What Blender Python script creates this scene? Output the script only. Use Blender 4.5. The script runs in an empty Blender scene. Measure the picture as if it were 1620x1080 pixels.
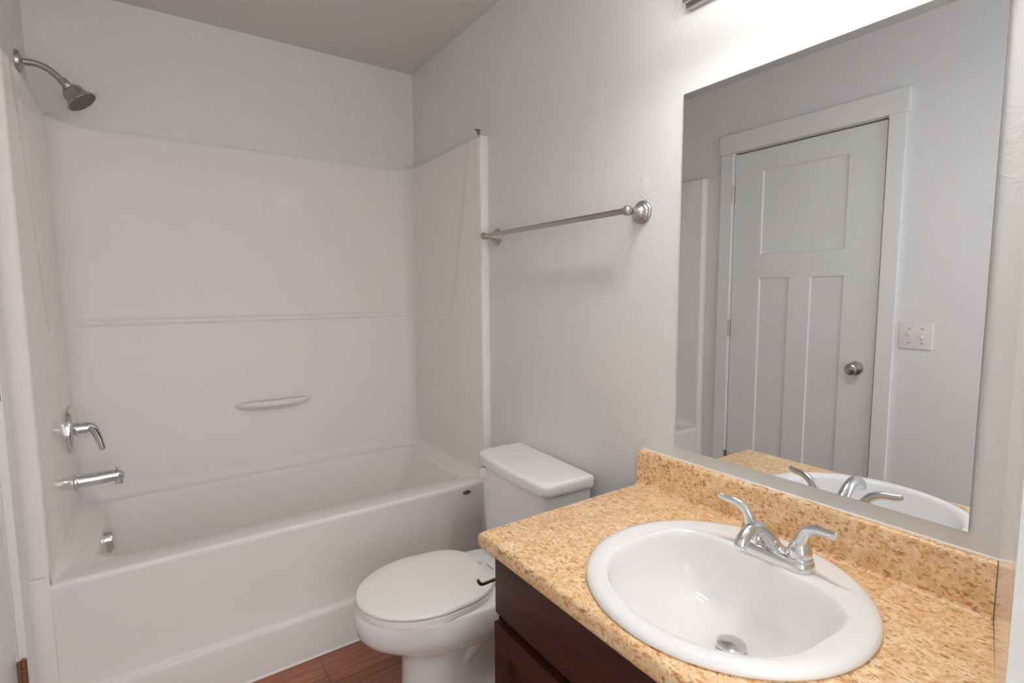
import bpy, bmesh, math, random
from mathutils import Vector, Matrix
random.seed(4)
PI = math.pi
S = bpy.context.scene
COL = S.collection

# ------------------------------------------------------------------ camera
CAM = Vector((0.3308, -1.8615, 1.3106))
YAW, PITCH, ROLL, FPX = 0.6033, 0.0940, -0.0062, 819.17
fw = Vector((math.sin(YAW)*math.cos(PITCH), math.cos(YAW)*math.cos(PITCH), -math.sin(PITCH)))
rt = Vector((math.cos(YAW), -math.sin(YAW), 0))
up = rt.cross(fw)
rt2 = rt*math.cos(ROLL) + up*math.sin(ROLL)
up2 = -rt*math.sin(ROLL) + up*math.cos(ROLL)
cd = bpy.data.cameras.new('camera')
cd.sensor_width = 36; cd.lens = FPX*36/1620; cd.clip_start = 0.01
cam = bpy.data.objects.new('camera', cd); COL.objects.link(cam)
M3 = Matrix((rt2, up2, -fw)).transposed()
cam.matrix_world = Matrix.Translation(CAM) @ M3.to_4x4()
S.camera = cam

# ------------------------------------------------------------------ world, exposure
w = bpy.data.worlds.new('open_rear_fill'); S.world = w; w.use_nodes = True
bg = w.node_tree.nodes['Background']
bg.inputs[0].default_value = (0.95, 0.98, 1.0, 1); bg.inputs[1].default_value = 2.0  # added fill light, enters where the rear wall is left out
S.view_settings.view_transform = 'Standard'; S.view_settings.look = 'None'
S.view_settings.gamma = 1; S.view_settings.use_curve_mapping = False
S.view_settings.exposure = 0.20
S.cycles.diffuse_bounces = 8; S.cycles.max_bounces = 16; S.cycles.glossy_bounces = 8
BULB, SHADE = 94.0, 10.0      # emission of the vanity bulbs and of their opal shades

# ------------------------------------------------------------------ dimensions (metres)
W = 1.50             # room width, left wall x=0, vanity wall x=W
D = 0.734            # back wall; tub front at y=0
H = 2.436            # ceiling
YE = -2.75           # rear end of the room, left open to let the added fill in
ZR = 0.505           # tub rim
ZS = 1.948           # top of shower surround
CT = 0.748           # counter top
CL = -0.8426         # counter's left end
NW0 = Vector((1.50, -1.634)); NW1 = Vector((1.10, -1.7268))   # short wall at the vanity's right end

# ------------------------------------------------------------------ materials
def nt(name):
    m = bpy.data.materials.new(name); m.use_nodes = True
    t = m.node_tree; b = t.nodes['Principled BSDF']
    return m, t, b
def plain(name, col, rough=0.5, metal=0.0, coat=0.0, spec=0.5):
    m, t, b = nt(name)
    b.inputs['Base Color'].default_value = (*col, 1)
    b.inputs['Roughness'].default_value = rough
    b.inputs['Metallic'].default_value = metal
    b.inputs['Coat Weight'].default_value = coat
    b.inputs['Coat Roughness'].default_value = 0.06
    b.inputs['Specular IOR Level'].default_value = spec
    return m
def add(t, typ, **kw):
    n = t.nodes.new(typ)
    for k, v in kw.items():
        if k.startswith('_'): setattr(n, k[1:], v)
        else: n.inputs[k].default_value = v
    return n
def ramp(t, fac, stops):
    r = t.nodes.new('ShaderNodeValToRGB'); e = r.color_ramp.elements
    while len(e) < len(stops): e.new(0.5)
    for i, (p, c) in enumerate(stops):
        e[i].position = p; e[i].color = (*c, 1)
    t.links.new(fac, r.inputs[0]); return r
def mix(t, a, b_, fac, mode='MIX'):
    n = t.nodes.new('ShaderNodeMix'); n.data_type = 'RGBA'; n.blend_type = mode
    for sock, v in ((n.inputs[0], fac), (n.inputs[6], a), (n.inputs[7], b_)):
        if hasattr(v, 'links'): t.links.new(v, sock)
        elif isinstance(v, (int, float)): sock.default_value = v
        else: sock.default_value = (*v, 1)
    return n.outputs[2]
def coords(t, scale=(1, 1, 1), rot=(0, 0, 0)):
    c = t.nodes.new('ShaderNodeTexCoord'); mp = t.nodes.new('ShaderNodeMapping')
    mp.inputs['Scale'].default_value = scale; mp.inputs['Rotation'].default_value = rot
    t.links.new(c.outputs['Object'], mp.inputs[0]); return mp.outputs[0]

def drywall(name, col, strength=0.25):
    m, t, b = nt(name)
    b.inputs['Base Color'].default_value = (*col, 1); b.inputs['Roughness'].default_value = 0.42
    b.inputs['Specular IOR Level'].default_value = 0.3
    v = coords(t)
    n1 = add(t, 'ShaderNodeTexNoise', Scale=9.0, Detail=5.0, Roughness=0.62, Distortion=1.4)
    t.links.new(v, n1.inputs['Vector'])
    r1 = ramp(t, n1.outputs['Fac'], [(0.0, (0, 0, 0)), (0.60, (0.05, 0.05, 0.05)), (0.66, (0.6, 0.6, 0.6)), (1, (0.75, 0.75, 0.75))])
    n2 = add(t, 'ShaderNodeTexNoise', Scale=140.0, Detail=2.0)
    t.links.new(v, n2.inputs['Vector'])
    mth = add(t, 'ShaderNodeMath', _operation='MULTIPLY_ADD'); mth.inputs[1].default_value = 0.06
    t.links.new(n2.outputs['Fac'], mth.inputs[0]); t.links.new(r1.outputs[0], mth.inputs[2])
    bp = add(t, 'ShaderNodeBump', Strength=strength, Distance=0.0035)
    t.links.new(mth.outputs[0], bp.inputs['Height']); t.links.new(bp.outputs[0], b.inputs['Normal'])
    return m
M = {}
M['wall'] = drywall('wall_paint', (0.735, 0.735, 0.73), 0.38)
M['ceiling'] = drywall('ceiling_paint', (0.62, 0.595, 0.575), 0.12)
M['trim'] = plain('white_trim_paint', (0.77, 0.77, 0.76), 0.28)
M['door'] = plain('door_paint', (0.74, 0.745, 0.735), 0.32)
M['acrylic'] = plain('white_acrylic', (0.82, 0.79, 0.775), 0.10, spec=0.035)
M['gloss'] = plain('gloss_white_paint', (0.74, 0.735, 0.72), 0.10)
M['porcelain'] = plain('white_porcelain', (0.87, 0.868, 0.865), 0.07, coat=0.5)
M['seat'] = plain('white_seat_plastic', (0.89, 0.875, 0.86), 0.22)
M['caulk'] = plain('white_caulk', (0.82, 0.81, 0.80), 0.5)
M['chrome'] = plain('polished_chrome', (0.72, 0.70, 0.69), 0.09, 1.0)
M['faucetmetal'] = plain('satin_chrome', (0.74, 0.74, 0.74), 0.17, 1.0)
M['nickel'] = plain('brushed_nickel', (0.51, 0.475, 0.45), 0.28, 1.0)
M['brownmetal'] = plain('brown_satin_metal', (0.30, 0.145, 0.085), 0.35, 0.6)  # brown tone given to the bottom hinge alone
M['darknickel'] = plain('dark_nickel', (0.20, 0.17, 0.155), 0.30, 1.0)
M['mirror'] = plain('mirror_silver', (0.79, 0.815, 0.825), 0.0, 1.0)
M['mirroredge'] = plain('mirror_edge', (0.42, 0.43, 0.42), 0.2)
M['plate'] = plain('switch_plastic', (0.78, 0.73, 0.71), 0.3)
M['black'] = plain('black_void', (0.012, 0.01, 0.01), 0.6)
M['rubber'] = plain('dark_print', (0.12, 0.11, 0.11), 0.5)
M['nozzle'] = plain('nozzle_face', (0.20, 0.18, 0.17), 0.45, 0.6)

def emit(name, col, s):
    m, t, b = nt(name)
    b.inputs['Base Color'].default_value = (*col, 1)
    b.inputs['Emission Color'].default_value = (*col, 1); b.inputs['Emission Strength'].default_value = s
    return m
M['bulb'] = emit('frosted_bulb_glow', (1.0, 0.985, 0.965), BULB)
M['shade'] = emit('opal_glass_glow', (1.0, 0.985, 0.965), SHADE)

def laminate():
    m, t, b = nt('speckled_tan_laminate')
    v = coords(t)
    n0 = add(t, 'ShaderNodeTexNoise', Scale=38.0, Detail=6.0, Roughness=0.65); t.links.new(v, n0.inputs['Vector'])
    base = ramp(t, n0.outputs['Fac'], [(0.30, (0.70, 0.42, 0.19)), (0.50, (0.83, 0.58, 0.325)), (0.68, (0.93, 0.75, 0.50))])
    vs = coords(t, (1.0, 0.55, 0.8), (0, 0, 0.5))
    n1 = add(t, 'ShaderNodeTexNoise', Scale=165.0, Detail=4.0, Roughness=0.62, Distortion=0.5); t.links.new(vs, n1.inputs['Vector'])
    f1 = ramp(t, n1.outputs['Fac'], [(0.515, (0, 0, 0)), (0.62, (1, 1, 1))])
    c1 = mix(t, base.outputs[0], (0.63, 0.27, 0.085), f1.outputs[0])
    n2 = add(t, 'ShaderNodeTexNoise', Scale=105.0, Detail=3.0, Roughness=0.55, Distortion=0.3); t.links.new(vs, n2.inputs['Vector'])
    f2 = ramp(t, n2.outputs['Fac'], [(0.595, (0, 0, 0)), (0.68, (0.8, 0.8, 0.8))])
    c2 = mix(t, c1, (0.30, 0.105, 0.035), f2.outputs[0])
    n3 = add(t, 'ShaderNodeTexNoise', Scale=130.0, Detail=3.0, Roughness=0.6, Distortion=0.5)
    v3 = coords(t, (0.6, 1, 0.9), (0.2, 0.1, 0.5)); t.links.new(v3, n3.inputs['Vector'])
    f3 = ramp(t, n3.outputs['Fac'], [(0.56, (0, 0, 0)), (0.66, (0.75, 0.75, 0.75))])
    c3 = mix(t, c2, (0.92, 0.76, 0.53), f3.outputs[0])
    t.links.new(c3, b.inputs['Base Color']); b.inputs['Roughness'].default_value = 0.34
    return m
M['laminate'] = laminate()

def cabinetwood():
    m, t, b = nt('dark_cherry_wood')
    v = coords(t, (6, 6, 60))
    n = add(t, 'ShaderNodeTexNoise', Scale=1.0, Detail=5.0, Roughness=0.6, Distortion=0.4); t.links.new(v, n.inputs['Vector'])
    r = ramp(t, n.outputs['Fac'], [(0.3, (0.036, 0.011, 0.0085)), (0.7, (0.078, 0.023, 0.017))])
    t.links.new(r.outputs[0], b.inputs['Base Color']); b.inputs['Roughness'].default_value = 0.42; b.inputs['Specular IOR Level'].default_value = 0.28
    return m
M['cabinet'] = cabinetwood()

def floorwood():
    m, t, b = nt('red_brown_plank_floor')
    v = coords(t); v.node.inputs['Location'].default_value = (0.171, 0.0132, 0)
    br = add(t, 'ShaderNodeTexBrick', _offset=0.37, _offset_frequency=2)
    br.inputs['Scale'].default_value = 1.0; br.inputs['Brick Width'].default_value = 0.92; br.inputs['Row Height'].default_value = 0.152
    br.inputs['Mortar Size'].default_value = 0.0011; br.inputs['Mortar Smooth'].default_value = 0.2
    br.inputs['Color1'].default_value = (0.42, 0.165, 0.095, 1); br.inputs['Color2'].default_value = (0.30, 0.11, 0.062, 1)
    br.inputs['Mortar'].default_value = (0.09, 0.034, 0.02, 1)
    t.links.new(v, br.inputs['Vector'])
    v2 = coords(t, (5, 75, 1))
    n = add(t, 'ShaderNodeTexNoise', Scale=1.0, Detail=6.0, Roughness=0.65, Distortion=0.8); t.links.new(v2, n.inputs['Vector'])
    r = ramp(t, n.outputs['Fac'], [(0.3, (0.45, 0.42, 0.40)), (0.55, (1, 1, 1)), (0.75, (1.35, 1.3, 1.25))])
    c = mix(t, br.outputs['Color'], r.outputs[0], 0.75, 'MULTIPLY')
    t.links.new(c, b.inputs['Base Color']); b.inputs['Roughness'].default_value = 0.30
    return m
M['floor'] = floorwood()

# ------------------------------------------------------------------ helpers
ROOT = {}
def thing(name, label, cat, loc, rotz=0.0, group=None, kind=None):
    o = bpy.data.objects.new(name, None); COL.objects.link(o)
    o.empty_display_size = 0.05
    o.location = loc; o.rotation_euler = (0, 0, rotz)
    tag(o, label, cat, group, kind)
    ROOT[o.name] = Matrix.Translation(loc) @ Matrix.Rotation(rotz, 4, 'Z')
    return o
def tag(o, label, cat=None, group=None, kind=None):
    o['label'] = label
    if cat: o['category'] = cat
    if group: o['group'] = group
    if kind: o['kind'] = kind
    return o
def obj(name, bm, mats, parent=None, local=False, angle=38, label=None):
    if not isinstance(mats, (list, tuple)): mats = [mats]
    bmesh.ops.remove_doubles(bm, verts=bm.verts, dist=1e-6)
    bmesh.ops.recalc_face_normals(bm, faces=bm.faces)
    if parent is not None:
        mw = ROOT.get(parent.name, Matrix.Identity(4))
        if not local: bm.transform(mw.inverted())
    me = bpy.data.meshes.new(name); bm.to_mesh(me); bm.free()
    for m in mats: me.materials.append(M[m])
    me.shade_smooth(); me.set_sharp_from_angle(angle=math.radians(angle))
    o = bpy.data.objects.new(name, me); COL.objects.link(o)
    if parent is not None:
        o.parent = parent; ROOT[o.name] = mw
    if label: o['label'] = label
    return o
def struct(name, bm, mats, label, cat, parent=None, **k):
    o = obj(name, bm, mats, parent, **k)
    if parent is None: tag(o, label, cat, kind='structure')
    return o
def B(): return bmesh.new()
def box(bm, x0, x1, y0, y1, z0, z1, bev=0.0, seg=2, mi=0):
    r = bmesh.ops.create_cube(bm, size=1.0)
    vs = r['verts']
    for v in vs:
        v.co = Vector(((x0+x1)/2 + v.co.x*(x1-x0), (y0+y1)/2 + v.co.y*(y1-y0), (z0+z1)/2 + v.co.z*(z1-z0)))
    fs = {f for v in vs for f in v.link_faces}
    for f in fs: f.material_index = mi
    if bev > 0:
        es = list({e for v in vs for e in v.link_edges})
        bmesh.ops.bevel(bm, geom=es, offset=bev, segments=seg, profile=0.5, affect='EDGES')
def loft(bm, loops, cap0=False, cap1=False, closed=True, mi=0):
    vl = [[bm.verts.new(p) for p in L] for L in loops]
    n = len(vl[0])
    for a, b in zip(vl[:-1], vl[1:]):
        for i in range(n if closed else n-1):
            j = (i+1) % n
            f = bm.faces.new((a[i], a[j], b[j], b[i])); f.material_index = mi
    if cap0: bm.faces.new(list(reversed(vl[0]))).material_index = mi
    if cap1: bm.faces.new(vl[-1]).material_index = mi
    return vl
def frame(d):
    d = Vector(d).normalized()
    a = Vector((0, 0, 1)) if abs(d.z) < 0.9 else Vector((1, 0, 0))
    u = d.cross(a).normalized(); v = d.cross(u).normalized()
    return d, u, v
def lathe(bm, prof, org, d, seg=32, cap0=True, cap1=True, mi=0):
    d, u, v = frame(d); org = Vector(org)
    loops = [[org + d*h + (u*math.cos(2*PI*i/seg) + v*math.sin(2*PI*i/seg))*max(r, 1e-5) for i in range(seg)] for r, h in prof]
    loft(bm, loops, cap0, cap1, mi=mi)
def spline(pts, n):
    P = [Vector(p) for p in pts]; out = []
    for i in range(len(P)-1):
        p0 = P[max(i-1, 0)]; p1 = P[i]; p2 = P[i+1]; p3 = P[min(i+2, len(P)-1)]
        for k in range(n):
            t = k/n
            out.append(0.5*((2*p1) + (p2-p0)*t + (2*p0-5*p1+4*p2-p3)*t*t + (3*p1-p0-3*p2+p3)*t**3))
    out.append(P[-1]); return out
def lerp_list(vals, n):
    out = []
    for i in range(len(vals)-1):
        for k in range(n): out.append(vals[i] + (vals[i+1]-vals[i])*k/n)
    out.append(vals[-1]); return out
def tube(bm, pts, rad, seg=20, n=8, flat=None, ref=(0, 0, 1), mi=0, round_end=True):
    P = spline(pts, n); R = lerp_list(rad, n) if isinstance(rad, (list, tuple)) else [rad]*len(P)
    F = lerp_list(flat, n) if flat else [1.0]*len(P)
    loops = []
    prev = None
    for i, p in enumerate(P):
        d = (P[min(i+1, len(P)-1)] - P[max(i-1, 0)]).normalized()
        if prev is None:
            a = Vector(ref)
            if abs(a.dot(d)) > 0.95: a = Vector((1, 0, 0))
            u = d.cross(a).normalized()
        else:
            u = (prev - d*prev.dot(d)).normalized()
        prev = u; v = d.cross(u)
        L = [p + (u*math.cos(2*PI*k/seg) + v*math.sin(2*PI*k/seg)*F[i])*R[i] for k in range(seg)]
        loops.append(L)
    if round_end:
        def endcap(L, c, dirv, r):
            out = []
            for s in (0.35, 0.7, 0.95):
                out.append([c + (q-c)*math.sqrt(1-s*s) + dirv*r*s*0.8 for q in L])
            return out
        dN = (P[-1]-P[-2]).normalized(); d0 = (P[0]-P[1]).normalized()
        loops = list(reversed(endcap(loops[0], P[0], d0, R[0]))) + loops + endcap(loops[-1], P[-1], dN, R[-1])
    loft(bm, loops, True, True, mi=mi)
def rrect(x0, x1, y0, y1, r, z, n=8):
    if not isinstance(r, (list, tuple)): r = (r,)*4
    pts = []
    for (cx, cy, a0, rr) in ((x1-r[0], y1-r[0], 0, r[0]), (x0+r[1], y1-r[1], 90, r[1]), (x0+r[2], y0+r[2], 180, r[2]), (x1-r[3], y0+r[3], 270, r[3])):
        for k in range(n+1):
            a = math.radians(a0 + 90*k/n)
            pts.append(Vector((cx + rr*math.cos(a), cy + rr*math.sin(a), z)))
    return pts
def sphere(bm, c, r, su=20, sv=12, sc=(1, 1, 1), mi=0):
    rr = bmesh.ops.create_uvsphere(bm, u_segments=su, v_segments=sv, radius=r)
    for v in rr['verts']:
        v.co = Vector((v.co.x*sc[0], v.co.y*sc[1], v.co.z*sc[2])) + Vector(c)
        for f in v.link_faces: f.material_index = mi
def sstep(a, b, x):
    t = min(1, max(0, (x-a)/(b-a))); return t*t*(3-2*t)

# ------------------------------------------------------------------ room shell
T = 0.12
bm = B(); box(bm, -T, W+T, YE-T, D+T, -0.1, 0.0)
struct('floor', bm, 'floor', 'red-brown wood plank floor', 'floor')
bm = B(); box(bm, -T, W+T, YE-T, D+T, H, H+0.1)
struct('ceiling', bm, 'ceiling', 'flat grey-white ceiling above the tub', 'ceiling')
DY0, DY1, DZ = -0.8845, -0.1615, 2.055          # door opening in the left wall
bm = B()
box(bm, -T, 0, DY1, D, 0, H); box(bm, -T, 0, YE, DY0, 0, H); box(bm, -T, 0, DY0, DY1, DZ, H)
struct('wall_left', bm, 'wall', 'pale grey wall with the panelled door and switch plate', 'wall')
bm = B(); box(bm, W, W+T, YE, D, 0, H)
struct('wall_right', bm, 'wall', 'pale grey textured wall behind the mirror and towel bar', 'wall')
bm = B(); box(bm, -T, W+T, D, D+T, 0, H)
struct('wall_back', bm, 'wall', 'pale grey wall above the long side of the tub', 'wall')
# angled return wall at the right end of the vanity (semi-gloss)
bm = B()
nd = (NW1-NW0).normalized(); nn = Vector((nd.y, -nd.x));
if nn.y > 0: nn = -nn
q = [NW0, NW1, NW1+nn*0.05, NW0+nn*0.05]
loft(bm, [[Vector((p.x, p.y, z)) for p in q] for z in (0, H)], True, True)
struct('wall_near', bm, 'gloss', 'glossy white return at the right end of the vanity', 'wall')

# door in the left wall
def panel_face(bm, xf, y0, y1, z0, z1, panels, dep=0.009, slope=0.010, mi=0):
    ys = sorted({y0, y1, *[p[0] for p in panels], *[p[1] for p in panels]})
    zs = sorted({z0, z1, *[p[2] for p in panels], *[p[3] for p in panels]})
    def quad(pts): bm.faces.new([bm.verts.new(p) for p in pts]).material_index = mi
    for a, b in zip(ys[:-1], ys[1:]):
        for c, d in zip(zs[:-1], zs[1:]):
            my, mz = (a+b)/2, (c+d)/2
            if any(p[0] < my < p[1] and p[2] < mz < p[3] for p in panels): continue
            quad([(xf, a, c), (xf, b, c), (xf, b, d), (xf, a, d)])
    for a, b, c, d in panels:
        o = [(xf, a, c), (xf, b, c), (xf, b, d), (xf, a, d)]
        i1 = [(xf-dep, a+slope*.5, c+slope*.5), (xf-dep, b-slope*.5, c+slope*.5), (xf-dep, b-slope*.5, d-slope*.5), (xf-dep, a+slope*.5, d-slope*.5)]
        for k in range(4):
            j = (k+1) % 4
            quad([o[k], o[j], i1[j], i1[k]])
        quad(i1)
sy0, sy1, sz0, sz1 = -0.8785, -0.1655, 0.012, 2.0465
bm = B()
xf = -0.004
panel_face(bm, xf, sy0, sy1, sz0, sz1, [(-0.733, -0.322, 1.503, 1.938), (-0.478, -0.3205, 0.26, 1.381), (-0.734, -0.5815, 0.26, 1.381)])
xb = xf-0.035
bk = [(xb, sy0, sz0), (xb, sy1, sz0), (xb, sy1, sz1), (xb, sy0, sz1)]
fk = [(xf, p[1], p[2]) for p in bk]
bm.faces.new([bm.verts.new(p) for p in bk])
for k in range(4):
    j = (k+1) % 4
    bm.faces.new([bm.verts.new(p) for p in (fk[k], fk[j], bk[j], bk[k])])
door = struct('door_1', bm, 'door', 'closed three-panel white door seen in the mirror', 'door')
ROOT[door.name] = Matrix.Identity(4)
bm = B()
kp = (xf, -0.8065, 0.9516)
lathe(bm, [(0.032, 0.0), (0.032, 0.004), (0.029, 0.009), (0.020, 0.012), (0.0125, 0.014), (0.0115, 0.032), (0.016, 0.037), (0.0245, 0.044), (0.027, 0.053), (0.0255, 0.061), (0.019, 0.066), (0.0, 0.067)], kp, (1, 0, 0))
knob = obj('door_knob', bm, 'nickel', door, label='nickel round door knob')
bm = B(); lathe(bm, [(0.0085, 0.0), (0.0085, 0.003), (0.007, 0.004), (0.0, 0.0042)], (xf+0.066, -0.8065, 0.9516), (1, 0, 0), 20)
obj('lock_button', bm, 'nickel', knob)
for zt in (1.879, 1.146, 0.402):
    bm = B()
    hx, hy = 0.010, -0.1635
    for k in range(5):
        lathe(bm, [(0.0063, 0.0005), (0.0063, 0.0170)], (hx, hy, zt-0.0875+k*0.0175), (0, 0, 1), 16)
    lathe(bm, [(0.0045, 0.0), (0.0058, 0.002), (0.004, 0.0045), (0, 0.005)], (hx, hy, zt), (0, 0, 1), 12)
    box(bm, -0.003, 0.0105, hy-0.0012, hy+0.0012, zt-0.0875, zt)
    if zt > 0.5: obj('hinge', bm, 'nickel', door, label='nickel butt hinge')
    else: obj('hinge', bm, 'brownmetal', door, label='brown butt hinge near the floor')
# added block against light leaks behind the door, then the casing
bm = B(); box(bm, -T-0.02, -0.045, DY0, DY1, 0, DZ)
struct('door_backing', bm, 'trim', 'white block added behind the closed door against light leaks', 'trim')
bm = B(); box(bm, 0, 0.018, -0.1655+0.0045, -0.090, 0, 2.057, 0.0012, 1)
struct('trim_2', bm, 'trim', 'flat white casing on the hinge side of the door', 'trim')
bm = B(); box(bm, 0, 0.018, -0.9535, -0.8785-0.0105, 0, 2.057, 0.0012, 1)
struct('trim_3', bm, 'trim', 'flat white casing on the knob side of the door', 'trim')
bm = B(); box(bm, 0, 0.024, -0.9610, -0.0825, 2.057, 2.155, 0.0012, 1)
struct('trim_4', bm, 'trim', 'wide white head casing above the door', 'trim')
bm = B(); box(bm, 0, 0.012, YE, -0.9535, 0, 0.082, 0.002, 1)
struct('baseboard_left', bm, 'trim', 'white baseboard under the switch plate wall', 'baseboard')
bm = B(); box(bm, W-0.012, W, CL-0.02, -0.002, 0, 0.082, 0.002, 1)
struct('baseboard_right', bm, 'trim', 'white baseboard behind the toilet', 'baseboard')

# light switch plate
t = thing('light_switch', 'white two-gang toggle switch plate beside the door, seen in the mirror', 'light switch', (0, -1.031, 1.1175))
bm = B(); box(bm, 0.0005, 0.0065, -1.0900, -0.9720, 1.0600, 1.1750, 0.0028, 3)
obj('plate', bm, 'plate', t)
for yy, dirz in ((-1.008, 1), (-1.054, -1)):
    bm = B(); box(bm, 0.006, 0.0072, yy-0.0052, yy+0.0052, 1.1055, 1.1295, 0.0005, 1)
    tube(bm, [(0.005, yy, 1.1175), (0.012, yy, 1.1175+0.004*dirz), (0.019, yy, 1.1175+0.008*dirz)], [0.0045, 0.0042, 0.0036], 12, 3)
    obj('toggle', bm, 'plate', t)
    for dz in (0.030, -0.030):
        bm = B(); lathe(bm, [(0.0034, 0), (0.0034, 0.0012), (0.002, 0.0018), (0, 0.0019)], (0.0062, yy, 1.1175+dz), (1, 0, 0), 14)
        obj('screw', bm, 'nickel', t)

# ------------------------------------------------------------------ tub and surround (one moulded unit)
tub = thing('bathtub', 'white one-piece tub with moulded shower surround filling the far alcove', 'bathtub', (0.75, 0.37, 0))
XL, XR = 0.060, 1.452      # inner faces of the side panels
RL, RR = 0.095, 0.050      # corner radii left and right
YB = 0.702                 # inner face of the back panel below the ledge
bm = B()
# apron (profile swept along x)
prof = [(0.0, 0.0), (0.0, 0.146), (0.0015, 0.153), (0.006, 0.158), (0.013, 0.160), (0.0165, 0.1625), (0.0185, 0.170), (0.0150, 0.30), (0.0085, 0.42), (0.0045, 0.462),
        (0.0020, 0.478), (0.0004, 0.488), (0.0, 0.495), (0.002, 0.5015), (0.007, 0.5055), (0.013, 0.5062), (0.030, 0.5060)]
xs = [0.040 + (1.462-0.040)*i/40 for i in range(41)]
loft(bm, [[Vector((x, y, z)) for y, z in prof] for x in xs], closed=False)
# rim and basin loops
def rl(x0, x1, y0, y1, r, z): return rrect(x0, x1, y0, y1, r, z, 10)
loops = [rl(0.034, 1.468, 0.012, 0.712, 0.004, 0.5060),
         rl(0.128, 1.4085, 0.094, 0.664, (0.05, 0.10, 0.10, 0.05), 0.5050),
         rl(0.133, 1.4035, 0.099, 0.660, (0.05, 0.10, 0.10, 0.05), 0.5020),
         rl(0.137, 1.3990, 0.104, 0.656, (0.05, 0.10, 0.10, 0.05), 0.4950),
         rl(0.142, 1.3900, 0.110, 0.652, (0.055, 0.10, 0.10, 0.055), 0.470),
         rl(0.150, 1.3650, 0.118, 0.646, (0.07, 0.10, 0.10, 0.07), 0.400),
         rl(0.162, 1.3250, 0.130, 0.634, (0.09, 0.11, 0.11, 0.09), 0.300),
         rl(0.178, 1.2800, 0.146, 0.618, (0.11, 0.12, 0.12, 0.11), 0.215),
         rl(0.200, 1.2350, 0.170, 0.596, (0.11, 0.12, 0.12, 0.11), 0.175),
         rl(0.240, 1.1900, 0.210, 0.556, (0.10, 0.11, 0.11, 0.10), 0.158),
         rl(0.340, 1.1000, 0.300, 0.470, (0.07, 0.07, 0.07, 0.07), 0.153)]
loft(bm, loops, False, True)
# raised cove between rim and panels (left, back, right)
def ushape(x0, x1, y1, r, y0=0.004, n=8, ns=18, nb=60, ra=None):
    ra = ra or r
    pts = []
    for k in range(ns): pts.append((x0, y0 + (y1-ra-y0)*k/ns))
    for k in range(n): a = PI - (PI/2)*k/n; pts.append((x0+ra+ra*math.cos(a), y1-ra+ra*math.sin(a)))
    for k in range(nb): pts.append((x0+ra+(x1-x0-r-ra)*k/nb, y1))
    for k in range(n): a = PI/2 - (PI/2)*k/n; pts.append((x1-r+r*math.cos(a), y1-r+r*math.sin(a)))
    for k in range(ns+1): pts.append((x1, y1-r + (y0-(y1-r))*k/ns))
    return pts
cove = []
for off, z in ((0.034, 0.5058), (0.026, 0.5075), (0.017, 0.513), (0.0095, 0.521), (0.004, 0.530), (0.0, 0.545)):
    L = []
    for x, y in ushape(XL, XR, YB, RR, 0.002, 10, 34, 60, RL):
        o_ = off*(0.12 + 0.88*sstep(0.0, 0.16, y)); f = 0.012*(1-sstep(0.0, 0.20, y))
        ty = sstep(YB-0.09, YB, y)
        if x < 0.4: L.append(Vector((x - f + o_*(1-ty*0.9), y - o_*ty, z)))
        elif x > 1.1: L.append(Vector((x + f*0.8 - o_*(1-ty*0.9), y - o_*ty, z)))
        else: L.append(Vector((x, y - o_, z)))
    cove.append(L)
loft(bm, cove, closed=False)
obj('tub_shell', bm, 'acrylic', tub, angle=50)

# surround panels
def ybound(z):      # front limit of the recessed field on the side panels
    return 0.0926 + (0.110)*(1.939-z)/(0.521) if z > 1.418 else 0.2026 + 0.0673*(1.418-z)/0.214
bm = B()
ns, n, nb = 34, 10, 60
zl = [0.535, 0.56, 0.60, 0.70, 0.80, 0.90, 1.00, 1.10, 1.15, 1.168, 1.176, 1.180, 1.184, 1.187, 1.190, 1.193, 1.196, 1.199, 1.2025, 1.206, 1.209, 1.212, 1.215, 1.219, 1.225, 1.24] + \
     [1.27 + 0.03*i for i in range(22)] + [1.925, 1.938, 1.944, 1.947, ZS]
loops = []
for z in zl:
    up_ = 0.55*sstep(1.186, 1.199, z) + 0.45*sstep(1.206, 1.219, z)
    lip = 0.0015*math.exp(-((z-1.184)/0.006)**2)
    rec = 0.025*up_ - lip
    topr = 0.006*sstep(1.940, ZS, z)
    pts = ushape(XL, XR, YB, RR, 0.010, n, ns, nb, RL)
    L = []
    for (x, y) in pts:
        if x < 0.40:
            s = sstep(ybound(z)-0.006, ybound(z)+0.004, y)
        elif x > 1.1:
            s = sstep(ybound(z)-0.006, ybound(z)+0.004, y)
        else: s = 1
        q_ = RL if x < 0.4 else RR
        ty = sstep(YB-q_, YB, y)
        dy = (rec+topr)*ty
        dx = (rec*(0.20 if x < 0.4 else 0.26)*s + topr)*(1-ty)
        fx = 0.012*(1-sstep(0.0, 0.20, y))      # the panels lean back to the flange at the front
        nx = x
        if x < 0.4: nx = x - dx - fx
        if x > 1.1: nx = x + dx + fx*0.8
        L.append(Vector((nx, y + dy, z)))
    # front flanges
    fl = [Vector((0.0, 0.008, z)), Vector((0.0, 0.001, z)), Vector((0.006, -0.003, z)), Vector((0.038, -0.003, z)), Vector((0.044, -0.0005, z)), Vector((0.0472, 0.004, z))]
    fr = [Vector((1.4625, 0.004, z)), Vector((1.4645, -0.0005, z)), Vector((1.469, -0.003, z)), Vector((1.494, -0.003, z)), Vector((1.50, 0.001, z)), Vector((1.50, 0.008, z))]
    loops.append(fl + L + fr)
loft(bm, loops, closed=False)
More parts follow.
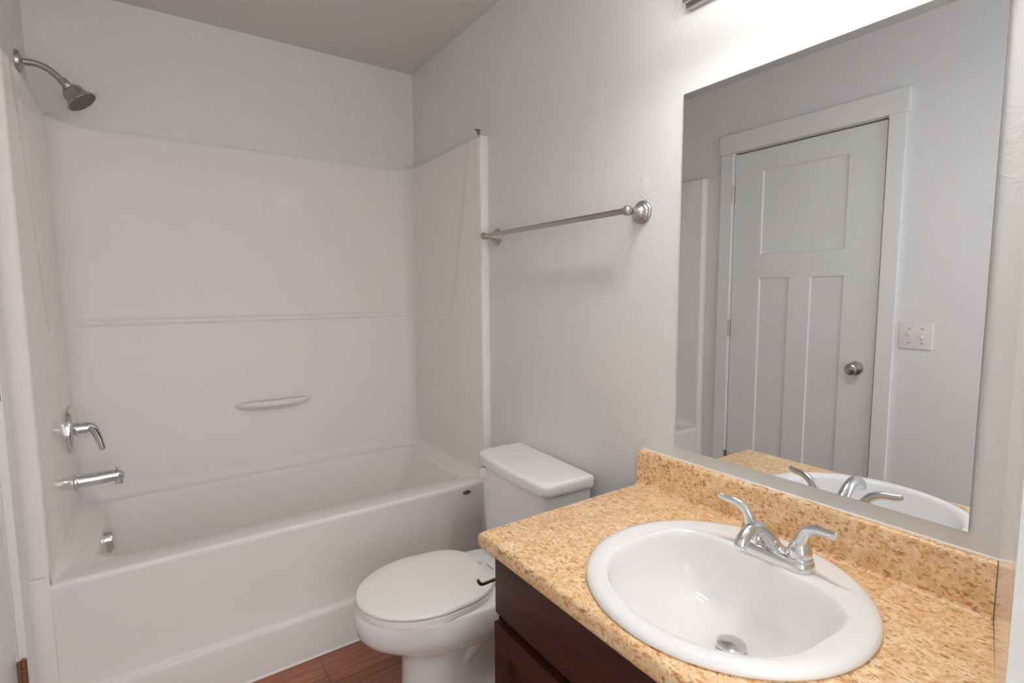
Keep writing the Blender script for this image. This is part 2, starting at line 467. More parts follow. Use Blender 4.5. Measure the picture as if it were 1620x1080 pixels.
# top edge of the panels back to the walls
topo = [Vector((min(max(p.x, 0.0), W), p.y, ZS)) for p in loops[-1]]
outer = []
for p in loops[-1]:
    if p.y > YB-0.03: q_ = Vector((p.x, D, ZS+0.001))
    elif p.x < 0.5: q_ = Vector((0.0, p.y, ZS+0.001))
    else: q_ = Vector((W, p.y, ZS+0.001))
    outer.append(q_)
loft(bm, [loops[-1], outer], closed=False)
obj('surround_panels', bm, 'acrylic', tub, angle=50)
# flange posts below the rim
for x0, x1 in ((0.0, 0.0475), (1.4620, 1.50)):
    bm = B(); box(bm, x0, x1, -0.003, 0.03, 0.0, 0.540, 0.004, 3)
    obj('front_flange', bm, 'acrylic', tub)
# soap shelf on the back panel
bm = B()
NSH = 28; x0, x1 = 0.598, 0.920
def shelf_loop(i):
    s = i/NSH; x = x0 + (x1-x0)*s
    d = 0.066*max(0.0, (1-abs(2*s-1)**2.6))**0.75 + 0.001
    h = 0.0135*(1-abs(2*s-1)**4)**0.5 + 0.0005 if 0 < i < NSH else 0.0006
    y1 = YB + 0.004; yb = YB - d; zc = 0.818
    return [Vector((x, y1, zc+h)), Vector((x, yb+0.012 if d > 0.02 else yb+d*.4, zc+h*0.8)), Vector((x, yb+0.003 if d > 0.02 else yb+d*.1, zc+h*1.05)), Vector((x, yb, zc+h*0.4)),
            Vector((x, yb+d*0.05, zc-h*0.4)), Vector((x, yb+d*0.25, zc-h*1.0)), Vector((x, yb+d*0.6, zc-h*1.7)), Vector((x, y1, zc-h*2.6))]
loft(bm, [shelf_loop(i) for i in range(NSH+1)], True, True)
obj('soap_shelf', bm, 'acrylic', tub, label='crescent-shaped moulded soap shelf')
# overflow cover
bm = B()
lathe(bm, [(0.0405, 0.0), (0.0405, 0.030), (0.039, 0.034), (0.034, 0.036), (0.0, 0.037)], (0.130, 0.395, 0.450), (1, 0, 0.05), 36)
box(bm, 0.134, 0.158, 0.383, 0.407, 0.405, 0.415, 0.002, 1)
obj('overflow_cover', bm, 'chrome', tub, label='round chrome overflow cover')
# small dark oval badge on the apron
bm = B()
bc = Vector((1.377, 0.0, 0.4690))
bpt = lambda a, rx, rz, y: Vector((bc.x + rx*math.cos(a), y, bc.z + rz*math.sin(a)))
loft(bm, [[bpt(2*PI*k/28, 0.0185, 0.0090, 0.0060) for k in range(28)], [bpt(2*PI*k/28, 0.0185, 0.0090, -0.0005) for k in range(28)], [bpt(2*PI*k/28, 0.0170, 0.0080, -0.0015) for k in range(28)]], False, True)
badge = obj('badge', bm, 'rubber', tub, label='dark grey oval badge')
bm = B()
for k, x in enumerate((-0.011, -0.007, -0.003, 0.002, 0.006, 0.010)):
    hgt = 0.0030 if k % 2 else 0.0022
    box(bm, bc.x+x-0.0007, bc.x+x+0.0007, -0.0022, -0.0014, bc.z-hgt, bc.z+hgt)
    if k in (1, 3, 4): box(bm, bc.x+x-0.0007, bc.x+x+0.0026, -0.0022, -0.0014, bc.z+hgt-0.001, bc.z+hgt)
obj('lettering', bm, 'nickel', badge)
# bead of caulk along the floor
bm = B()
loft(bm, [[Vector((x, 0.001, 0.0)), Vector((x, -0.005, 0.0)), Vector((x, -0.0035, 0.0035)), Vector((x, 0.001, 0.006))] for x in (0.03, 1.47)], True, True)
obj('caulk_bead', bm, 'caulk', tub)

# screw clip on the top front corner of the surround
bm = B()
cx, cy, cz = 1.455, 0.002, ZS+0.0015
lathe(bm, [(0.0050, 0.0), (0.0055, 0.013), (0.0085, 0.0145), (0.0090, 0.0185), (0.0065, 0.021), (0, 0.0215)], (cx, cy, cz), (0, 0, 1), 16)
tube(bm, [(cx, cy, cz+0.016), (cx-0.010, cy, cz+0.019), (cx-0.017, cy, cz+0.014)], [0.003, 0.003, 0.002], 10, 4)
tag(obj('screw_clip', bm, 'darknickel'), 'small dark metal screw clip on the surround top corner by the towel bar', 'clip')

# ------------------------------------------------------------------ shower fittings on the left end
PY = 0.500
SY = 0.56
t = thing('overhead_shower', 'satin nickel shower head on a bent arm high above the tub', 'shower head', (0.0, SY, 2.09))
bm = B(); lathe(bm, [(0.036, 0.0), (0.036, 0.004), (0.033, 0.010), (0.024, 0.014), (0.015, 0.016), (0.013, 0.018)], (0.0003, SY, 2.090), (1, 0, 0), 36)
obj('flange', bm, 'nickel', t)
arm = [(0.010, SY, 2.090), (0.046, SY, 2.0925), (0.078, SY, 2.082), (0.102, SY, 2.062), (0.124, SY, 2.039)]
bm = B(); tube(bm, arm, 0.0108, 20, 8)
obj('arm', bm, 'nickel', t)
bm = B()
hd = Vector((0.60, -0.14, -0.79)).normalized(); ho = Vector((0.120, SY, 2.044))
lathe(bm, [(0.0125, -0.012), (0.0145, -0.010), (0.0145, 0.008), (0.0125, 0.010), (0.012, 0.014), (0.020, 0.0155), (0.022, 0.019), (0.0205, 0.023), (0.0265, 0.025), (0.0315, 0.029), (0.0340, 0.036), (0.0350, 0.046), (0.0365, 0.054), (0.0410, 0.062), (0.0465, 0.067), (0.0485, 0.070), (0.0490, 0.073), (0.0470, 0.0755)], ho, hd, 44, True, False)
head = obj('spray_head', bm, 'nickel', t)
bm = B(); lathe(bm, [(0.0471, 0.0745), (0.042, 0.0725), (0.0, 0.0715)], ho, hd, 40, False, True)
d_, u_, v_ = frame(hd)
for rr, nn_ in ((0.012, 8), (0.024, 14), (0.036, 22)):
    for k in range(nn_):
        a = 2*PI*k/nn_
        lathe(bm, [(0.0016, 0.0710), (0.0013, 0.0748), (0, 0.0750)], ho + u_*rr*math.cos(a) + v_*rr*math.sin(a), hd, 8, False, True)
obj('nozzle_plate', bm, 'nozzle', head, label='dark grey nozzle face')
bm = B(); side = (Vector((0.79, 0, 0.60))).normalized()
tube(bm, [ho + hd*0.070 + side*0.044, ho + hd*0.072 + side*0.058], [0.0028, 0.0036], 10, 4)
obj('spray_lever', bm, 'nickel', head)

t = thing('shower_valve', 'chrome round valve plate with a curved lever above the tub spout', 'shower valve', (XL, PY, 0.84))
bm = B(); vo = (XL+0.0004, PY-0.015, 0.842)
lathe(bm, [(0.082, 0.0), (0.082, 0.010), (0.079, 0.0145), (0.070, 0.0175), (0.030, 0.0195), (0.029, 0.021)], vo, (1, 0, 0), 56)
obj('escutcheon', bm, 'chrome', t)
bm = B(); lathe(bm, [(0.024, 0.0), (0.0235, 0.014), (0.0215, 0.018), (0.0215, 0.030), (0.019, 0.038), (0.013, 0.042), (0.0, 0.043)], (vo[0]+0.018, vo[1], vo[2]), (1, 0, 0), 32)
obj('hub', bm, 'chrome', t)
bm = B()
hx = vo[0]
tube(bm, [(hx+0.034, vo[1], vo[2]+0.003), (hx+0.050, vo[1], vo[2]+0.005), (hx+0.066, vo[1], vo[2]-0.006), (hx+0.077, vo[1], vo[2]-0.036), (hx+0.087, vo[1], vo[2]-0.082)],
     [0.018, 0.0175, 0.0155, 0.0125, 0.0095], 20, 8, flat=[1, 0.95, 0.75, 0.6, 0.5], ref=(0, 1, 0))
obj('lever', bm, 'chrome', t)

t = thing('tub_spout', 'chrome tub spout with a diverter knob below the valve', 'tub spout', (XL, PY, 0.65))
bm = B()
so = Vector((XL+0.0004, PY+0.005, 0.646))
sec = [(0.0, 0.0275, 0.0), (0.006, 0.0285, 0.0), (0.010, 0.0265, 0.0), (0.012, 0.0255, 0.0), (0.060, 0.0240, 0.001), (0.100, 0.0225, 0.003), (0.122, 0.0210, 0.003), (0.134, 0.0185, 0.001), (0.141, 0.0135, -0.001), (0.1435, 0.006, -0.002)]
loft(bm, [[so + Vector((h, r*0.92*math.cos(2*PI*k/32), r*math.sin(2*PI*k/32) + dz)) for k in range(32)] for h, r, dz in sec], True, True)
lathe(bm, [(0.0135, 0.0), (0.0135, 0.018), (0.0115, 0.0185), (0.0115, 0.004), (0, 0.004)], so + Vector((0.126, 0, -0.012)), (0, 0, -1), 24, True, True)
obj('spout_body', bm, 'chrome', t)
bm = B(); lathe(bm, [(0.0035, 0.0), (0.0035, 0.010), (0.0065, 0.012), (0.007, 0.015), (0.0055, 0.018), (0, 0.0185)], so + Vector((0.124, 0, 0.020)), (0, 0, 1), 18)
obj('diverter_knob', bm, 'chrome', t)

# ------------------------------------------------------------------ towel bar
t = thing('towel_bar', 'brushed nickel towel bar on round posts on the wall over the toilet', 'towel bar', (W, -0.446, 1.537))
BX, BZ = 1.436, 1.537
for yy in (-0.829, -0.0635):
    bm = B()
    lathe(bm, [(0.0335, 0.0), (0.0335, 0.004), (0.031, 0.0075), (0.0275, 0.009), (0.0265, 0.012), (0.022, 0.015), (0.0195, 0.016), (0.0185, 0.019), (0.0145, 0.023), (0.0105, 0.029), (0.0085, 0.036), (0.0082, 0.042), (0.0105, 0.049), (0.012, 0.052)], (W, yy, BZ), (-1, 0, 0), 36, True, True)
    post = obj('post', bm, 'nickel', t)
    bm = B(); sphere(bm, (BX, yy, BZ), 0.0145, 24, 16)
    obj('ball_end', bm, 'nickel', post)
bm = B(); lathe(bm, [(0.0088, 0.0), (0.0088, 0.7655)], (BX, -0.829, BZ), (0, 1, 0), 24)
obj('rod', bm, 'nickel', t)

# ------------------------------------------------------------------ toilet (local x = away from wall, local y = towards the vanity)
TA = math.radians(3.2)
toi = thing('toilet', 'white porcelain toilet with its lid down between tub and vanity', 'toilet', (1.492, -0.443, 0.0), PI-TA)
# bowl
def egg(u0, u1, hw, hb, z, fr=0.50, pw=0.9, n=64):
    """plan outline: half ellipse to the front, narrower squarish back"""
    uc = u0 + (u1-u0)*fr; pts = []
    for k in range(n):
        a = 2*PI*k/n; c, s = math.cos(a), math.sin(a)
        if c >= 0:
            pts.append(Vector((uc + (u1-uc)*c, hw*s, z)))
        else:
            e = 2/3.4
            uu = uc - (uc-u0)*abs(c)**e
            ww = (1 if s > 0 else -1)*abs(s)**e
            f = abs(c)**pw
            pts.append(Vector((uu, ww*(hw*(1-f) + hb*f), z)))
    return pts
bm = B()
sec = [(0.115, 0.612, 0.115, 0.105, 0.0), (0.115, 0.613, 0.115, 0.105, 0.014), (0.120, 0.600, 0.104, 0.090, 0.026, 0.62, 0.7), (0.130, 0.590, 0.097, 0.056, 0.050, 0.70, 0.45), (0.130, 0.586, 0.095, 0.050, 0.100, 0.72, 0.4), (0.130, 0.585, 0.095, 0.050, 0.165, 0.72, 0.4),
       (0.125, 0.590, 0.099, 0.054, 0.192, 0.70, 0.45), (0.105, 0.606, 0.113, 0.075, 0.212, 0.62, 0.6), (0.075, 0.640, 0.138, 0.105, 0.232, 0.54, 0.8), (0.050, 0.680, 0.160, 0.122, 0.254), (0.036, 0.708, 0.1735, 0.130, 0.276),
       (0.030, 0.722, 0.1800, 0.132, 0.298), (0.026, 0.727, 0.1825, 0.133, 0.325), (0.026, 0.727, 0.182, 0.133, 0.356), (0.030, 0.722, 0.178, 0.130, 0.3635), (0.045, 0.705, 0.165, 0.118, 0.3655)]
loft(bm, [egg(*q_) for q_ in sec], True, True)
obj('bowl', bm, 'porcelain', toi, local=True, angle=60)
bm = B()
for sgn in (1, -1):
    tube(bm, [(0.47, 0.045*sgn, 0.100), (0.41, 0.052*sgn, 0.150), (0.355, 0.058*sgn, 0.205), (0.285, 0.060*sgn, 0.220), (0.235, 0.058*sgn, 0.165), (0.215, 0.052*sgn, 0.080), (0.210, 0.050*sgn, 0.030)], [0.028, 0.036, 0.042, 0.044, 0.044, 0.042, 0.040], 20, 8)
obj('trapway', bm, 'porcelain', toi, local=True, angle=70)
for sgn in (1, -1):
    bm = B(); lathe(bm, [(0.014, 0.0), (0.014, 0.006), (0.012, 0.016), (0.006, 0.021), (0, 0.022)], (0.33, 0.096*sgn, 0.0135), (0, 0.1*sgn, 1), 20)
    obj('bolt_cap', bm, 'seat', toi, local=True)
# seat ring and cover
def seat_plan(u0, u1, hw, z, n=64):
    hb = hw*0.79
    uc = u0 + (u1-u0)*0.47; pts = []
    for k in range(n):
        a = 2*PI*k/n; c, s = math.cos(a), math.sin(a)
        if c >= 0: pts.append(Vector((uc + (u1-uc)*c, hw*s, z)))
        else:
            e = 2/5.0
            t_ = abs(c)**e; uu = uc - (uc-u0)*t_; ww = (1 if s > 0 else -1)*abs(s)**e
            pts.append(Vector((uu, ww*(hw + (hb-hw)*t_**2), z)))
    return pts
bm = B()
loft(bm, [seat_plan(0.312, 0.714, 0.172, 0.3660), seat_plan(0.310, 0.718, 0.176, 0.3690), seat_plan(0.310, 0.718, 0.176, 0.3830), seat_plan(0.313, 0.715, 0.173, 0.3855)], True, True)
obj('seat', bm, 'seat', toi, local=True)
bm = B()
loft(bm, [seat_plan(0.311, 0.715, 0.174, 0.3885), seat_plan(0.308, 0.719, 0.178, 0.3915), seat_plan(0.308, 0.7195, 0.1785, 0.3965), seat_plan(0.310, 0.717, 0.176, 0.4005),
          seat_plan(0.317, 0.708, 0.169, 0.4030), seat_plan(0.35, 0.66, 0.12, 0.4050), seat_plan(0.42, 0.58, 0.05, 0.4058)], True, True)
obj('seat_cover', bm, 'seat', toi, local=True, label='closed white seat cover')
for sgn in (1, -1):
    bm = B(); box(bm, 0.272, 0.3105, 0.070*sgn-0.020, 0.070*sgn+0.020, 0.3653, 0.3885, 0.006, 3)
    obj('seat_hinge', bm, 'seat', toi, local=True)
# small printed mark behind the seat
bm = B()
for k in range(9):
    y = -0.046 + k*0.0055
    box(bm, 0.2555, 0.2555+(0.0045 if k % 3 else 0.0065), y, y+(0.0032 if k % 2 else 0.0022), 0.3652, 0.3660)
obj('printed_mark', bm, 'rubber', toi, local=True, label='tiny dark maker mark')
# tank
def tankloop(u0, u1, hw, bow, z, r=0.03, n=10):
    L = rrect(u0, u1, -hw, hw, (r, 0.012, 0.012, r), z, n)
    out = []
    for p in L:
        f = (p.x-u0)/(u1-u0)
        out.append(Vector((p.x + bow*f*(1-(p.y/hw)**2) - bow*0.3*f, p.y, z)))
    # denser front edge so the bow is smooth
    res = []
    for i, p in enumerate(out):
        res.append(p); q_ = out[(i+1) % len(out)]
        if i in (len(out)-1, len(out)//2-1):
            for k in range(1, 12):
                s = k/12; m_ = p.lerp(q_, s)
                if i == len(out)-1:
                    y = m_.y; m_.x = u1 + bow*(1-(y/hw)**2) - bow*0.3
                res.append(m_)
    return res
bm = B()
tk = [(0.030, 0.178, 0.186, 0.010, 0.352), (0.024, 0.184, 0.194, 0.012, 0.364), (0.018, 0.188, 0.203, 0.014, 0.40), (0.012, 0.192, 0.210, 0.016, 0.53), (0.008, 0.194, 0.217, 0.018, 0.63), (0.008, 0.194, 0.219, 0.018, 0.678)]
loft(bm, [tankloop(a, b, c, d, z) for a, b, c, d, z in tk], True, True)
obj('tank', bm, 'porcelain', toi, local=True, angle=60)
bm = B()
lk = [(0.006, 0.200, 0.221, 0.018, 0.676, 0.03), (0.003, 0.205, 0.225, 0.018, 0.680, 0.034), (0.001, 0.207, 0.227, 0.018, 0.690, 0.036), (0.001, 0.207, 0.227, 0.018, 0.7085, 0.036), (0.002, 0.2055, 0.2255, 0.018, 0.7150, 0.036), (0.005, 0.202, 0.222, 0.0175, 0.7190, 0.035), (0.010, 0.197, 0.217, 0.017, 0.7208, 0.034), (0.018, 0.188, 0.208, 0.015, 0.7214, 0.03), (0.06, 0.14, 0.15, 0.008, 0.7222, 0.02)]
loft(bm, [tankloop(a, b, c, d, z, r) for a, b, c, d, z, r in lk], True, True)
obj('tank_lid', bm, 'porcelain', toi, local=True, angle=60)
bm = B(); fb = (0.186, -0.171, 0.646)
fdir = (1, 0.42, 0)
lathe(bm, [(0.0248, -0.006), (0.0248, 0.013), (0.0236, 0.015)], fb, fdir, 32, True, True)
btn = obj('flush_bezel', bm, 'nickel', toi, local=True, label='thin grey metal ring')
bm = B(); lathe(bm, [(0.0222, 0.006), (0.0222, 0.0185), (0.020, 0.0215), (0.012, 0.0230), (0, 0.0235)], fb, fdir, 32, True, True)
obj('flush_button', bm, 'seat', btn, local=True, label='round white flush button')

# ------------------------------------------------------------------ vanity cabinet
VX = 0.9555                  # front of doors
VY0 = CL-0.022; VY1 = -1.62
van = thing('vanity_cabinet', 'dark cherry vanity cabinet under the sink counter', 'cabinet', (1.23, -1.23, 0))
bm = B()
FX = VX+0.019
box(bm, FX, W-0.002, VY0-0.018, VY0, 0.0, 0.708)                 # left side panel
box(bm, FX, FX+0.018, VY0-0.05, VY0, 0.10, 0.708)                # face frame stile
box(bm, FX, FX+0.018, VY1, VY1+0.04, 0.10, 0.708)
box(bm, FX+0.0002, FX+0.0178, VY1, VY0, 0.680, 0.707)
box(bm, FX+0.0002, FX+0.0178, VY1, VY0, 0.525, 0.560)
box(bm, FX+0.0002, FX+0.0178, VY1, VY0, 0.10, 0.13)
box(bm, FX+0.05, FX+0.066, VY1, VY0-0.002, 0.0, 0.0999)              # toe kick
box(bm, FX, W-0.002, VY1, VY1+0.016, 0.0, 0.708)
box(bm, W-0.01, W-0.002, VY1, VY0, 0.0, 0.708)
box(bm, FX+0.01, W-0.01, VY1, VY0, 0.10, 0.115)
obj('carcass', bm, 'cabinet', van)
dl, dr = -0.8775, -1.606
bm = B(); box(bm, VX, VX+0.0188, dr, dl, 0.5555, 0.6900, 0.0025, 2)
obj('drawer_front', bm, 'cabinet', van)
mid = (dl+dr)/2
for a, b in ((mid+0.002, dl+0.004), (dr, mid-0.002)):
    bm = B()
    z0, z1 = 0.118, 0.5305
    fr = 0.056
    # panel_face faces +x normally; here it looks towards -x: build mirrored
    ys = [a, a+fr, b-fr, b]; zs = [z0, z0+fr, z1-fr, z1]
    def q4(pts): bm.faces.new([bm.verts.new(p) for p in pts])
    for i in range(3):
        for j in range(3):
            if i == 1 and j == 1: continue
            q4([(VX, ys[i], zs[j]), (VX, ys[i+1], zs[j]), (VX, ys[i+1], zs[j+1]), (VX, ys[i], zs[j+1])])
    o4 = [(ys[1], zs[1]), (ys[2], zs[1]), (ys[2], zs[2]), (ys[1], zs[2])]
    for k in range(4):
        p, p2 = o4[k], o4[(k+1) % 4]
        q4([(VX, *p), (VX, *p2), (VX+0.009, *p2), (VX+0.009, *p)])
        c, c2 = [(a, z0), (b, z0), (b, z1), (a, z1)][k], [(b, z0), (b, z1), (a, z1), (a, z0)][k]
        q4([(VX, *c), (VX, *c2), (VX+0.0188, *c2), (VX+0.0188, *c)])
    q4([(VX+0.009, *p) for p in o4])
    q4([(VX+0.0188, a, z0), (VX+0.0188, b, z0), (VX+0.0188, b, z1), (VX+0.0188, a, z1)])
    obj('cabinet_door', bm, 'cabinet', van)

# ------------------------------------------------------------------ countertop with splash
CX = 0.932
top = thing('countertop', 'speckled tan laminate counter with backsplash holding the round sink', 'countertop', (1.2, -1.25, 0.71))
SC = Vector((1.202, -1.303)); SR = 0.2555
def nwall_y(x):          # face of the return wall
    s = (x-NW0.x)/(NW1.x-NW0.x); return NW0.y + (NW1.y-NW0.y)*s + 0.0008
BSX = W-0.0205
poly = [Vector((CX, CL)), Vector((CX, nwall_y(CX))), Vector((BSX, nwall_y(BSX))), Vector((BSX, CL))]
def ray_poly(c, a, P):
    d = Vector((math.cos(a), math.sin(a))); best = None
    for i in range(len(P)):
        p, q_ = P[i], P[(i+1) % len(P)]
        e = q_-p; den = d.x*e.y-d.y*e.x
        if abs(den) < 1e-9: continue
        w_ = p-c
        t_ = (w_.x*e.y-w_.y*e.x)/den; s_ = (w_.x*d.y-w_.y*d.x)/den
        if t_ > 0 and -1e-6 <= s_ <= 1+1e-6 and (best is None or t_ < best): best = t_
    return c + d*best
angs = [2*PI*k/160 for k in range(160)]
for p in poly: angs.append(math.atan2(p.y-SC.y, p.x-SC.x) % (2*PI))
angs = sorted(set(round(a, 6) for a in angs))
def outl(dz, inset):     # inset only on the exposed front and left edges
    P = [Vector((CX+inset, CL-inset)), Vector((CX+inset, nwall_y(CX))), Vector((BSX, nwall_y(BSX))), Vector((BSX, CL-inset))]
    return [Vector((*ray_poly(SC, a, P), CT+dz)) for a in angs]
circ = [Vector((SC.x+0.236*math.cos(a), SC.y+0.236*math.sin(a), CT)) for a in angs]
circb = [Vector((p.x, p.y, CT-0.03)) for p in circ]
bm = B()
loft(bm, [circb, circ, outl(0, 0.010), outl(-0.001, 0.0055), outl(-0.004, 0.0018), outl(-0.009, 0.0), outl(-0.030, 0.0), outl(-0.036, 0.002), outl(-0.0385, 0.006), outl(-0.0385, 0.04)])
# bottom strip behind the front edge is left open to the cabinet; slab underside
obj('slab', bm, 'laminate', top, angle=40)
bm = B()
yA, yB_ = CL, nwall_y(1.49)
pf = [(W-0.0005, CT-0.038), (BSX, CT-0.038), (BSX, CT-0.002), (BSX+0.0003, CT+0.006), (BSX+0.0012, CT+0.02), (BSX+0.0012, CT+0.092), (BSX+0.0022, CT+0.0965), (BSX+0.0055, CT+0.0995), (BSX+0.009, CT+0.1003), (W-0.0005, CT+0.1003)]
loft(bm, [[Vector((x, y, z)) for x, z in pf] for y in (yA, (yA*2+yB_)/3, (yA+2*yB_)/3)] + [[Vector((x, nwall_y(x), z)) for x, z in pf]], True, True)
# small cove where splash meets slab
loft(bm, [[Vector((BSX+0.0005, y, CT+0.008)), Vector((BSX-0.001, y, CT+0.0035)), Vector((BSX-0.004, y, CT+0.001)), Vector((BSX-0.009, y, CT+0.0002)), Vector((BSX+0.0005, y, CT-0.003))] for y in (yA, yB_)], True, True)
obj('backsplash', bm, 'laminate', top, angle=40)
bm = B()
loft(bm, [[Vector((W-0.0005, y, CT+0.1003)), Vector((W-0.003, y, CT+0.1004)), Vector((W-0.002, y, CT+0.1015)), Vector((W-0.0005, y, CT+0.103))] for y in (yA+0.001, yB_)], True, True)
obj('caulk_line', bm, 'caulk', top, label='white caulk line')

# ------------------------------------------------------------------ sink
sink = thing('sink', 'round white drop-in sink set in the tan counter', 'sink', (SC.x, SC.y, CT))
NA = 96
def circ_loop(r, z): return [Vector((SC.x+r*math.cos(2*PI*k/NA), SC.y+r*math.sin(2*PI*k/NA), z)) for k in range(NA)]
BC = Vector((1.155, -1.303))          # centre of the bowl opening
SA = math.radians(4.0)
def dloop(s, z, c=BC):
    pts = []
    for k in range(NA):
        a = 2*PI*k/NA; ca, sa = math.cos(a), math.sin(a)
        if ca >= 0:                   # flat back towards the faucet
            e = 2/4.4; x = 0.176*abs(ca)**e; y = 0.200*(1 if sa > 0 else -1)*abs(sa)**e
        else:
            x = -0.172*abs(ca); y = 0.200*sa
        x, y = x*math.cos(SA) - y*math.sin(-SA), x*math.sin(-SA) + y*math.cos(SA)
        pts.append(Vector((c.x+x*s, c.y+y*s, z)))
    return pts
bm = B()
DC = Vector((1.209, -1.326))
loops = [circ_loop(0.250, CT-0.0005), circ_loop(0.2555, CT+0.0005), circ_loop(0.2575, CT+0.004), circ_loop(0.2560, CT+0.009), circ_loop(0.2510, CT+0.0135), circ_loop(0.2430, CT+0.016), circ_loop(0.2340, CT+0.0165)]
rim_in = dloop(1.01, CT+0.0140)
r0 = loops[-1]
for s in (0.3, 0.6, 0.85): loops.append([a.lerp(b, s) + Vector((0, 0, 0.0004*(1-s))) for a, b in zip(r0, rim_in)])
for s, z, f in ((1.01, 0.0140, 0), (0.992, 0.0115, 0), (0.979, 0.006, 0), (0.970, -0.003, 0.0), (0.950, -0.028, 0.03), (0.920, -0.055, 0.08), (0.865, -0.082, 0.18), (0.77, -0.104, 0.35), (0.62, -0.117, 0.55), (0.43, -0.124, 0.78), (0.25, -0.128, 0.95), (0.14, -0.131, 1.0)):
    c = BC.lerp(DC, f); loops.append(dloop(s, CT+z, c))
loft(bm, loops, False, True)
obj('basin', bm, 'porcelain', sink, angle=60)
bm = B(); dz = CT-0.1295
lathe(bm, [(0.0290, 0.0), (0.0290, 0.002), (0.027, 0.0025), (0.022, 0.001), (0.021, -0.004), (0, -0.004)], (DC.x, DC.y, dz), (0, 0, 1), 36, True, True)
fl = obj('drain_flange', bm, 'chrome', sink)
bm = B(); lathe(bm, [(0.008, -0.004), (0.008, 0.008), (0.0255, 0.0105), (0.0275, 0.013), (0.0265, 0.0165), (0.019, 0.019), (0, 0.020)], (DC.x, DC.y, dz), (0, 0, 1), 36, True, True)
obj('stopper', bm, 'faucetmetal', fl, label='domed satin metal stopper')

# ------------------------------------------------------------------ faucet
FC = Vector((1.357, -1.3235, CT+0.0150))
fa = thing('faucet', 'satin chrome centerset faucet with two curved levers on the sink rim', 'faucet', FC)
def oblong(hx, hy, z, n=10, cx=0.0):
    L = rrect(-hx, hx, -hy, hy, min(hx, hy)*0.999, 0, n)
    return [Vector((FC.x+p.x+cx, FC.y+p.y, FC.z+z)) for p in L]
bm = B()
loft(bm, [oblong(0.0265, 0.0775, -0.001), oblong(0.0275, 0.079, 0.002), oblong(0.0272, 0.0785, 0.010), oblong(0.0255, 0.0765, 0.016), oblong(0.023, 0.074, 0.0195), oblong(0.015, 0.066, 0.021)], True, True)
# saddle rising to the spout
sad = []
for y, h, wd in ((-0.046, 0.016, 0.017), (-0.034, 0.019, 0.017), (-0.020, 0.027, 0.0175), (-0.008, 0.034, 0.018), (0.008, 0.034, 0.018), (0.020, 0.027, 0.0175), (0.034, 0.019, 0.017), (0.046, 0.016, 0.017)):
    sad.append([Vector((FC.x + wd*math.cos(PI*k/12), FC.y+y, FC.z + 0.012 + (h-0.012)*math.sin(PI*k/12))) for k in range(13)] + [Vector((FC.x-wd, FC.y+y, FC.z+0.004)), Vector((FC.x+wd, FC.y+y, FC.z+0.004))])
loft(bm, sad, True, True)
obj('base', bm, 'faucetmetal', fa, angle=50)
bm = B()
tube(bm, [(FC.x-0.002, FC.y, FC.z+0.022), (FC.x-0.026, FC.y, FC.z+0.054), (FC.x-0.060, FC.y, FC.z+0.078), (FC.x-0.092, FC.y, FC.z+0.083), (FC.x-0.117, FC.y, FC.z+0.071), (FC.x-0.125, FC.y, FC.z+0.061)],
     [0.0165, 0.0155, 0.0140, 0.0130, 0.0125, 0.0118], 24, 8, flat=[0.9, 0.85, 0.85, 0.9, 1, 1], ref=(0, 1, 0))
sp = obj('spout', bm, 'faucetmetal', fa)
for sg in (1, -1):
    hy = FC.y + sg*0.0508
    bm = B(); lathe(bm, [(0.0235, 0.0), (0.0238, 0.004), (0.0225, 0.006), (0.0215, 0.0065), (0.0222, 0.009), (0.0220, 0.018), (0.0195, 0.027), (0.0155, 0.034), (0.0115, 0.039), (0, 0.040)], (FC.x, hy, FC.z+0.0185), (0, 0, 1), 32)
    hub = obj('handle_hub', bm, 'faucetmetal', fa)
    bm = B()
    z0 = FC.z+0.040
    tube(bm, [(FC.x-0.001, hy, z0), (FC.x-0.002, hy+sg*0.003, z0+0.022), (FC.x-0.004, hy+sg*0.013, z0+0.041), (FC.x-0.008, hy+sg*0.034, z0+0.052), (FC.x-0.012, hy+sg*0.056, z0+0.054), (FC.x-0.015, hy+sg*0.069, z0+0.057)],
         [0.0155, 0.0120, 0.0098, 0.0088, 0.0080, 0.0062], 20, 8, flat=[1, 1, 0.9, 0.72, 0.62, 0.6], ref=(1, 0, 0))
    obj('handle', bm, 'faucetmetal', hub)

# ------------------------------------------------------------------ toilet paper holder on the vanity's left side
t = thing('toilet_paper_holder', 'dark metal L-shaped paper holder arm on the side of the vanity', 'paper holder', (1.02, VY0, 0.59))
bm = B(); lathe(bm, [(0.021, 0.0), (0.021, 0.004), (0.018, 0.008), (0.010, 0.011), (0.009, 0.030), (0.0105, 0.034)], (1.048, VY0-0.001, 0.594), (0, 1, 0), 28)
obj('mount', bm, 'darknickel', t)
bm = B(); tube(bm, [(1.048, VY0+0.024, 0.594), (1.030, VY0+0.056, 0.5885), (0.992, VY0+0.058, 0.5885), (0.962, VY0+0.056, 0.5900), (0.9530, VY0+0.056, 0.597), (0.9500, VY0+0.056, 0.604)], 0.0041, 16, 8)
obj('arm', bm, 'darknickel', t)

# ------------------------------------------------------------------ mirror
bm = B(); mx = W-0.0055
my0, my1, mz0, mz1 = -1.5931, -0.9656, 0.8835, 1.8195
loft(bm, [rrect(0, 1, 0, 1, 0.0005, 0, 1)], False, False) if False else None
box(bm, mx, W-0.0003, my0, my1, mz0, mz1)
bm.faces.ensure_lookup_table()
for f in bm.faces:
    f.material_index = 0 if f.calc_center_median().x < mx+1e-4 else 1
tag(obj('mirror', bm, ['mirror', 'mirroredge']), 'large frameless rectangular mirror on the wall above the sink', 'mirror')

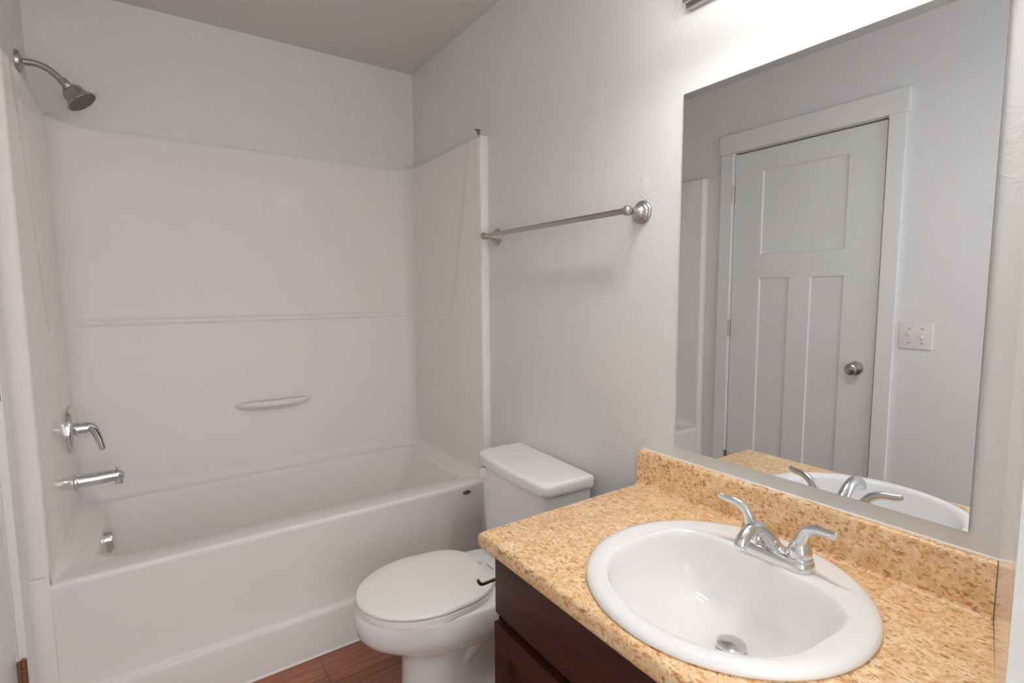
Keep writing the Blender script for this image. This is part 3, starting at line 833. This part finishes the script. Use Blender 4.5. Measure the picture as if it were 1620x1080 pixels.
# ------------------------------------------------------------------ vanity light bar
lt = thing('vanity_light', 'metal vanity light bar above the mirror, its lower corner at the top edge', 'light fixture', (W, -1.283, 2.076))
bm = B()
ly0, ly1 = -1.490, -0.978
pf = [(W-0.0005, 2.020), (W-0.020, 2.020), (W-0.022, 2.022), (W-0.022, 2.028), (W-0.034, 2.030), (W-0.036, 2.033), (W-0.036, 2.040), (W-0.048, 2.043), (W-0.050, 2.047), (W-0.050, 2.105), (W-0.048, 2.109), (W-0.036, 2.112), (W-0.036, 2.119), (W-0.034, 2.122), (W-0.022, 2.124), (W-0.022, 2.130), (W-0.020, 2.132), (W-0.0005, 2.132)]
loft(bm, [[Vector((x, y, z)) for x, z in pf] for y in (ly0, ly1)], True, True)
bar = obj('bar', bm, 'nickel', lt)
LAX = Vector((-math.sin(0.38), 0, -math.cos(0.38)))
for k in range(3):
    y = ly1 - 0.086 - k*0.170
    bm = B()
    tube(bm, [(W-0.048, y, 2.076), (W-0.125, y, 2.083), (W-0.205, y, 2.105), (W-0.215, y, 2.140)], 0.009, 16, 6)
    lathe(bm, [(0.022, 0.0), (0.022, 0.006), (0.012, 0.012), (0.0, 0.013)], (W-0.049, y, 2.076), (-1, 0, 0), 24)
    lathe(bm, [(0.024, 0.0), (0.026, 0.008), (0.020, 0.024), (0.010, 0.030), (0.0, 0.031)], (W-0.215, y, 2.128), -LAX, 28)
    arm_ = obj('lamp_arm', bm, 'nickel', lt)
    bm = B()
    lathe(bm, [(0.024, 0.0), (0.034, 0.010), (0.042, 0.030), (0.046, 0.060), (0.052, 0.085), (0.058, 0.098), (0.056, 0.098), (0.050, 0.085)], (W-0.215, y, 2.130), LAX, 32, True, False)
    obj('shade', bm, 'shade', arm_, label='glowing opal glass bell shade')
    bm = B()
    lathe(bm, [(0.0, 0.040), (0.030, 0.046), (0.040, 0.060), (0.043, 0.070), (0.038, 0.081), (0.024, 0.088), (0.0, 0.090)], (W-0.215, y, 2.130), LAX, 28, False, False)
    obj('bulb', bm, 'bulb', arm_, label='glowing frosted bulb')
